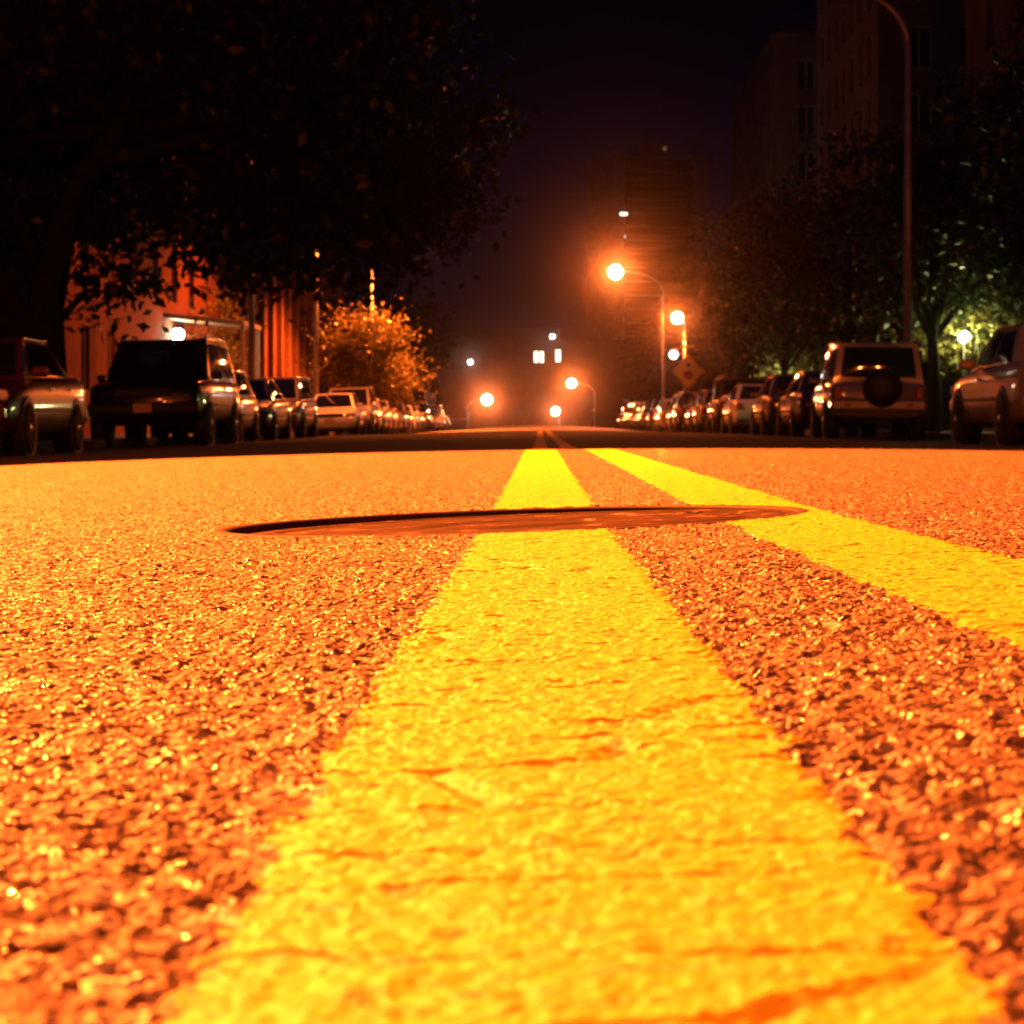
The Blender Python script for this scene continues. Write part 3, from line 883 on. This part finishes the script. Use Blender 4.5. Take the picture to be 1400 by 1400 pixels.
def brk(total, n, w, start=None):
    """break points for n openings of width w over a length"""
    gap = (total - n * w) / (n + 1); out = [0]; x = 0
    for k in range(n):
        x += gap; out.append(x); x += w; out.append(x)
    return out + [total]


def building(name, label, x0, x1, y0, y1, zb, hgt, mat, front=None, street=None, side=1, pane='pane', roofmat='dark_wall', group=None, lit_f=None, lit_s=None):
    """box building; front faces -y, street face towards x=0 (side=+1: building on the right)"""
    root = thing(name, label, 'building', ((x0 + x1) / 2, y0, zb), 0, group)
    ox, oy = (x0 + x1) / 2, y0
    X0, X1, Y1 = x0 - ox, x1 - ox, y1 - oy
    mb = MB()
    fc = brk(x1 - x0, *front[0]) if front else [0, x1 - x0]
    fr = [0] + [v for z in front[1] for v in (z, z + front[2])] + [hgt] if front else [0, hgt]
    facade(mb, (X0, 0, 0), (1, 0, 0), (0, 0, 1), (0, -1, 0), fc, fr, .18, root, M[pane], lit=lit_f, lit_mat=M['lit_pane'])
    sc_ = brk(y1 - y0, *street[0]) if street else [0, y1 - y0]
    sr = [0] + [v for z in street[1] for v in (z, z + street[2])] + [hgt] if street else [0, hgt]
    if side > 0:
        facade(mb, (X0, Y1, 0), (0, -1, 0), (0, 0, 1), (-1, 0, 0), sc_, sr, .18, root, M[pane], lit=lit_s, lit_mat=M['lit_pane'])
        mb.add([(X1, 0, 0), (X1, Y1, 0), (X1, Y1, hgt), (X1, 0, hgt)], [(0, 1, 2, 3)])
    else:
        facade(mb, (X1, 0, 0), (0, 1, 0), (0, 0, 1), (1, 0, 0), sc_, sr, .18, root, M[pane], lit=lit_s, lit_mat=M['lit_pane'])
        mb.add([(X0, Y1, 0), (X0, 0, 0), (X0, 0, hgt), (X0, Y1, hgt)], [(0, 1, 2, 3)])
    mb.add([(X1, Y1, 0), (X0, Y1, 0), (X0, Y1, hgt), (X1, Y1, hgt)], [(0, 1, 2, 3)])
    mb.build('wall', M[mat], root, norm=False)
    m = MB(); m.box(((X0 + X1) / 2, Y1 / 2, hgt + .1), (x1 - x0 + .3, Y1 + .3, .3)); m.box(((X0 + X1) / 2, Y1 / 2, hgt + .45), (x1 - x0 - .6, Y1 - .6, .4))
    m.build('roof', M[roofmat], root)
    return root


GB = 'apartment buildings along the street'
zb = -.1
building('apartment_building', 'dim blue-grey apartment block with dark windows above the right trees', 15.4, 29, 100, 122, zb, 27, 'stone', ((5, 1.1), [1.2 + 3.05 * k for k in range(8)], 1.9), ((7, 1.1), [1.2 + 3.05 * k for k in range(8)], 1.9), 1, group=GB)
building('apartment_building', 'narrow tall building with reddish lit edge between the tower and the blue-grey block', 15.6, 28, 146, 178, zb, 26, 'stone', ((4, 1.1), [1.2 + 3.05 * k for k in range(8)], 1.9), ((8, 1.3), [1.2 + 3.05 * k for k in range(8)], 1.9), 1, group=GB)
building('apartment_building', 'black building at the right edge behind the tree over the brownish sedan', 15.6, 32, 38, 80.5, zb, 24, 'dark_wall', ((4, 1.1), [1.2 + 3.0 * k for k in range(6)], 1.8), ((8, 1.1), [1.2 + 3.0 * k for k in range(6)], 1.8), 1, group=GB)
A = building('brick_building', 'orange lit brick building behind the big black boxy car on the left', -28, -12.0, 55, 82, zb - .1, 13, 'brick', ((4, 1.2), [1.1, 4.3, 7.4], 1.7), ((7, 1.1), [1.2, 4.3, 7.4, 10.4], 1.7), -1, group=GB)
Bb = building('apartment_building', 'orange lit building with upright stone strips beyond the brick building', -26, -12.2, 91, 136, zb - .1, 16, 'brick', ((3, 1.2), [1.1, 4.2, 7.3], 1.7), ((13, 1.0), [1.3, 4.4, 7.5, 10.6], 1.8), -1, group=GB)
m = MB()
for k in range(14):
    m.box((6.9 + .13, 1.2 + k * 3.28, 8), (.26, .55, 15.9), 0, .03)
m.build('pilaster_strip', M['strip'], Bb)
# entrance canopy and its lamp on the brick building
cz = at(250, 455, 72).z
e = MB(); R = Matrix.Rotation(.10, 3, 'Y')
e.box((8.0 + 1.3, 17.0, cz + .55), (2.6, 4.2, .16), 0, .03, R)
e.box((8.0 + 2.5, 15.1, (cz + .3) / 2 + .1), (.12, .12, cz + .2)); e.box((8.0 + 2.5, 18.9, (cz + .3) / 2 + .1), (.12, .12, cz + .2))
e.build('entrance_canopy', M['canopy'], A)
m = MB(); m.box((8.04, 17.0, 1.55), (.10, 1.6, 2.9), 0, .02); dr = m.build('door', M['canopy'], A)
m = MB(); m.tube([(8.12, 16.4, 1.0), (8.12, 16.4, 1.5)], .02, 8); m.build('handle', M['rim'], dr)
wl = thing('wall_lamp', 'blinding white wall lamp on the brick building above the black boxy car', 'lamp', (-11.75, 71.2, cz - .1))
m = MB(); m.lathe([(.02, -.20), (.14, -.16), (.22, 0), (.18, .14), (.05, .2)], n=18); m.build('globe', M['white_on'], wl)
m = MB(); m.box((-.16, 0, .0), (.16, .1, .1), 0, .01); m.build('bracket', M['pole'], wl)
l = bpy.data.lights.new('wall_lamp_light', 'POINT'); l.energy = 100; l.color = (1, .40, .09); l.shadow_soft_size = .2
lo = bpy.data.objects.new('wall_lamp_light', l); COL.objects.link(lo); lo.parent = wl; lo.location = (.5, -.3, -.1)
bs = tree(-11.1, 74.6, [(0, 0, 2.6, .7, 1.2, 1.0), (.1, .8, 3.8, .6, 1.0, .9), (0, -.7, 1.6, .6, .8, .7)], 1800, .10, 55, 'slim leafy shrub beside the blinding wall lamp', 'leaf2', .05, name='shrub', group='shrubs')

# tower with balconies
ty = 455
pl, pr = at(836, 215, ty), at(974, 206, ty)
tw = pr.x - pl.x; tz = g1(9, ty); th = (pl.z + pr.z) / 2 - tz
T = thing('apartment_tower', 'distant apartment tower with rows of long balconies above the brightest lamp', 'tower', ((pl.x + pr.x) / 2, ty, tz), math.radians(16))
m = MB(); m.box((0, 9, th / 2), (tw, 18, th)); m.box((0, 9, th + 1.5), (6, 6, 3.2)); m.build('wall', M['grey'], T)
nfl = int(th / 2.85)
for k in range(nfl):
    z = th - 3.0 - k * 2.85
    if z < 8: break
    m = MB(); m.box((-.9, -.75, z - .55), (tw * .72, 1.5, .16)); m.box((-.9, -1.44, z - .02), (tw * .72, .10, 1.0)); m.build('balcony', M['stone'], T)
    m = MB(); m.box((-.9, -.01, z + 1.05), (tw * .70, .04, 1.9)); m.build('window_band', M['pane'], T)
for (px, py, wpx, hpx, mt) in ((852, 294, 10, 4, 'lit_pane'), (856, 325, 5, 5, 'lit_pane'), (922, 198, 5, 5, 'lit_dim'), (920, 267, 5, 5, 'lit_dim')):
    q = at(px, py, ty); dx = (q.x - T.location.x) / math.cos(math.radians(16)); s = ty / F
    m = MB(); m.box((dx, -.08 if py > 205 else 5.9, q.z - tz), (wpx * s, .08, hpx * s)); m.build('lit_window', M[mt], T)

# dark building closing the street, with three lit windows
ey = 430; ez = g1(0, ey)
E = thing('apartment_building', 'long dark building closing the street with three lit windows', 'building', (0, ey, ez), 0, GB)
m = MB(); eh = at(0, 466, ey).z - ez
mbw = MB()
cols = brk(64, 13, 1.5); rws = [0] + [v for z in (2, 5.4, 8.8, 12.2) for v in (z, z + 1.9)] + [eh]
facade(mbw, (-30, 0, 0), (1, 0, 0), (0, 0, 1), (0, -1, 0), cols, rws, .2, E, M['pane'])
mbw.box((2, 8.01, eh / 2), (64, 16, eh - .01)); mbw.build('wall', M['dark_wall'], E, norm=False)
m = MB(); m.box((2, 8, eh + .15), (64.6, 16.6, .3)); m.box((-6, 8, eh + 1.4), (20, 9, 2.3)); m.build('roof', M['dark_wall'], E)
s = ey / F
for (px, py, w, h) in ((732.8, 488, 5, 15), (740.5, 488, 5, 15), (763, 486.5, 6.5, 16)):
    q = at(px, py, ey); m = MB(); m.box((q.x, -.07, q.z - ez), (w * s, .1, h * s)); f = m.build('lit_window', M['lit_pane'], E)
for (px, py, lb) in ((755, 460, 'small white lamp on the roof of the dark end building'), (643, 495, 'small white lamp left above the road end, below the dark roof')):
    q = at(px, py, ey - 2)
    o = thing('roof_lamp', lb, 'lamp', q)
    m = MB(); m.lathe([(.02, -.42), (.3, -.34), (.45, 0), (.3, .34), (.02, .42)], n=16); m.build('globe', M['signal_on'], o)
    m = MB(); m.tube([(0, .3, 0), (0, 2.3, 0)] if py > 470 else [(0, 0, -.4), (0, 2.4, -1.0)], .06, 8); m.build('bracket', M['pole'], o)


# ------------------------------------------------------------------ signs and posts
def post_sign(name, label, x, y, ztop, parts, cat='road sign', group=None):
    z = g1(x, y) + .12
    o = thing(name, label, cat, (x, y, z), 0, group)
    m = MB(); m.tube([(0, .05, 0), (0, .05, ztop - z)], .035, 8); m.build('post', M['pole'], o)
    parts(o, z)
    return o


def ngon_plate(n, r, rot, t=.012, c=(0, 0, 0), y=0):
    m = MB(); vs = []
    for yy_ in (y - t, y):
        for k in range(n):
            q = 2 * PI * k / n + rot
            vs.append((c[0] + r * math.cos(q), yy_, c[2] + r * math.sin(q)))
    m.add(vs, [tuple(range(n)), tuple(range(n, 2 * n))[::-1]] + [(k, (k + 1) % n, n + (k + 1) % n, n + k) for k in range(n)])
    return m


def diamond(o, z):
    zc = at(941, 508, 113).z - z; r = .88
    p_ = ngon_plate(4, r, 0, c=(0, 0, zc)).build('sign_panel', M['yellow_sign'], o)
    for k in range(4):
        q0, q1 = k * PI / 2, (k + 1) * PI / 2
        a = Vector((math.cos(q0), 0, math.sin(q0))) * (r - .06); b = Vector((math.cos(q1), 0, math.sin(q1))) * (r - .06)
        m = MB(); m.tube([a + Vector((0, -.016, zc)), b + Vector((0, -.016, zc))], .012, 4); m.build('border', M['sign_black'], p_)
    ngon_plate(20, .13, 0, .005, (0, 0, zc + .34), -.015).build('dark_disc', M['sign_black'], p_)
    ngon_plate(24, .24, 0, .005, (0, 0, zc - .18), -.015).build('red_disc', M['red_sign'], p_)


p = at(941, 508, 113)
post_sign('warning_sign', 'yellow diamond warning sign with a dark and a red disc', p.x, 113, p.z + .85, diamond)
p = at(867, 535, 172)
post_sign('stop_sign', 'dark red eight-sided sign above the far right row', p.x, 172, p.z + .4,
          lambda o, z: ngon_plate(8, .52, PI / 8, .014, (0, 0, p.z - z)).build('sign_panel', M['red_sign'], o))
p2 = at(857, 549, 168)
post_sign('small_sign', 'small pale square sign left of the dark red eight-sided sign', p2.x, 168, p2.z + .2,
          lambda o, z: MB().box((0, -.01, p2.z - z), (.42, .015, .36), 0, .004).build('sign_panel', M['white_sign'], o))
p3 = at(588, 547, 150)


def pair(o, z):
    for dz, w, h in ((.22, .72, .62), (-.55, .72, .62), (-1.05, .5, .3)):
        MB().box((0, -.01, p3.z - z + dz), (w, .015, h), 0, .004).build('sign_panel', M['white_sign'], o)


post_sign('parking_sign', 'stacked white sign plates on one post at the end of the left row', p3.x, 150, p3.z + .6, pair)
p4 = at(641, 572, 190)
o = thing('barrier_post', 'thin pale post with a level bar left of the road crest', 'post', (p4.x, 190, g1(p4.x, 190)))
hz = p4.z + .5 - g1(p4.x, 190)
MB().tube([(0, 0, 0), (0, 0, hz)], .07, 10).build('post', M['pole'], o)
MB().tube([(-.05, 0, hz - .55), (-1.35, 0, hz - .55)], .05, 8).build('bar', M['pole'], o)
p5 = at(812, 562, 185)
o = thing('bollard', 'thin upright post right of the road crest', 'post', (p5.x, 185, g1(p5.x, 185)))
hz = p5.z - g1(p5.x, 185)
MB().tube([(0, 0, 0), (0, 0, hz)], [.12, .08], 10).build('post', M['pole'], o)
MB().lathe([(.13, hz), (.13, hz + .1), (.05, hz + .16)], n=12).build('cap', M['white_sign'], o)
# signal and name plate at the short lamp
p6 = at(921, 485, 125.4)
o = thing('pedestrian_signal', 'small white glowing signal left of the short street lamp', 'signal', p6)
MB().box((0, .12, 0), (.50, .22, .62), 0, .03).build('housing', M['black'], o)
MB().lathe([(.01, -.05), (.16, -.03), (.24, .02)], axis='Y', n=20).build('lens', M['signal_on'], o)
MB().tube([(.2, .14, .05), (.42, .5, .05)], .03, 8).build('bracket', M['pole'], o)
p7 = at(938, 474, 125.5)
o = thing('street_name_sign', 'blank level street name plate on the short lamp post above the diamond sign', 'road sign', p7)
MB().box((.1, 0, 0), (.75, .02, .18), 0, .004).build('sign_panel', M['white_sign'], o)
MB().box((-.29, .22, 0), (.05, .44, .05)).build('bracket', M['pole'], o)

# ------------------------------------------------------------------ haze added to give the lamps their glare halos
hb = MB(); hb.box((0, 270, 28), (820, 760, 90))
haze = hb.build('haze', [])
hm = bpy.data.materials.new('halo_haze'); hm.use_nodes = True
nt = hm.node_tree; nt.nodes.remove(nt.nodes['Principled BSDF'])
pv = nt.nodes.new('ShaderNodeVolumePrincipled')
pv.inputs['Color'].default_value = (.9, .9, .9, 1); pv.inputs['Density'].default_value = .0002; pv.inputs['Anisotropy'].default_value = .985
nt.links.new(pv.outputs[0], nt.nodes['Material Output'].inputs['Volume'])
haze.data.materials.append(hm); tag(haze, kind='stuff')

# ------------------------------------------------------------------ night sky
w = bpy.data.worlds.new('World'); sc.world = w; w.use_nodes = True
nt = w.node_tree; bg = nt.nodes['Background']
tc = nt.nodes.new('ShaderNodeTexCoord'); sx = nt.nodes.new('ShaderNodeSeparateXYZ')
nt.links.new(tc.outputs['Generated'], sx.inputs[0])
c = ramp(nt, sx.outputs[2], [(0, (.0055, .0022, .0028)), (.05, (.0028, .0019, .0042)), (.10, (.0008, .0011, .0045)), (.19, (.0002, .0003, .0018)), (.35, (.002, .003, .010)), (1, (.006, .009, .030))])
nt.links.new(c, bg.inputs['Color']); bg.inputs['Strength'].default_value = 1.0

# ------------------------------------------------------------------ camera
cam = bpy.data.cameras.new('camera'); co = bpy.data.objects.new('camera', cam); COL.objects.link(co)
co.location = (0, 0, H); co.rotation_euler = (PI / 2, 0, 0)
cam.sensor_width = 36; cam.lens = F / 1400 * 36
cam.shift_x = -(VX - 700) / 1400; cam.shift_y = -(700 - VY) / 1400
cam.clip_start = .01; cam.clip_end = 3000
cam.dof.use_dof = True; cam.dof.focus_distance = 1.75; cam.dof.aperture_fstop = cam.lens / 2.6
sc.camera = co

sc.view_settings.view_transform = 'Standard'; sc.view_settings.look = 'None'; sc.view_settings.exposure = 0; sc.view_settings.gamma = 1
cy = sc.cycles
cy.max_bounces = 6; cy.diffuse_bounces = 2; cy.glossy_bounces = 3; cy.transmission_bounces = 2; cy.volume_bounces = 0; cy.transparent_max_bounces = 8
cy.caustics_reflective = False; cy.caustics_refractive = False
cy.sample_clamp_indirect = 3.0
cy.use_denoising = True
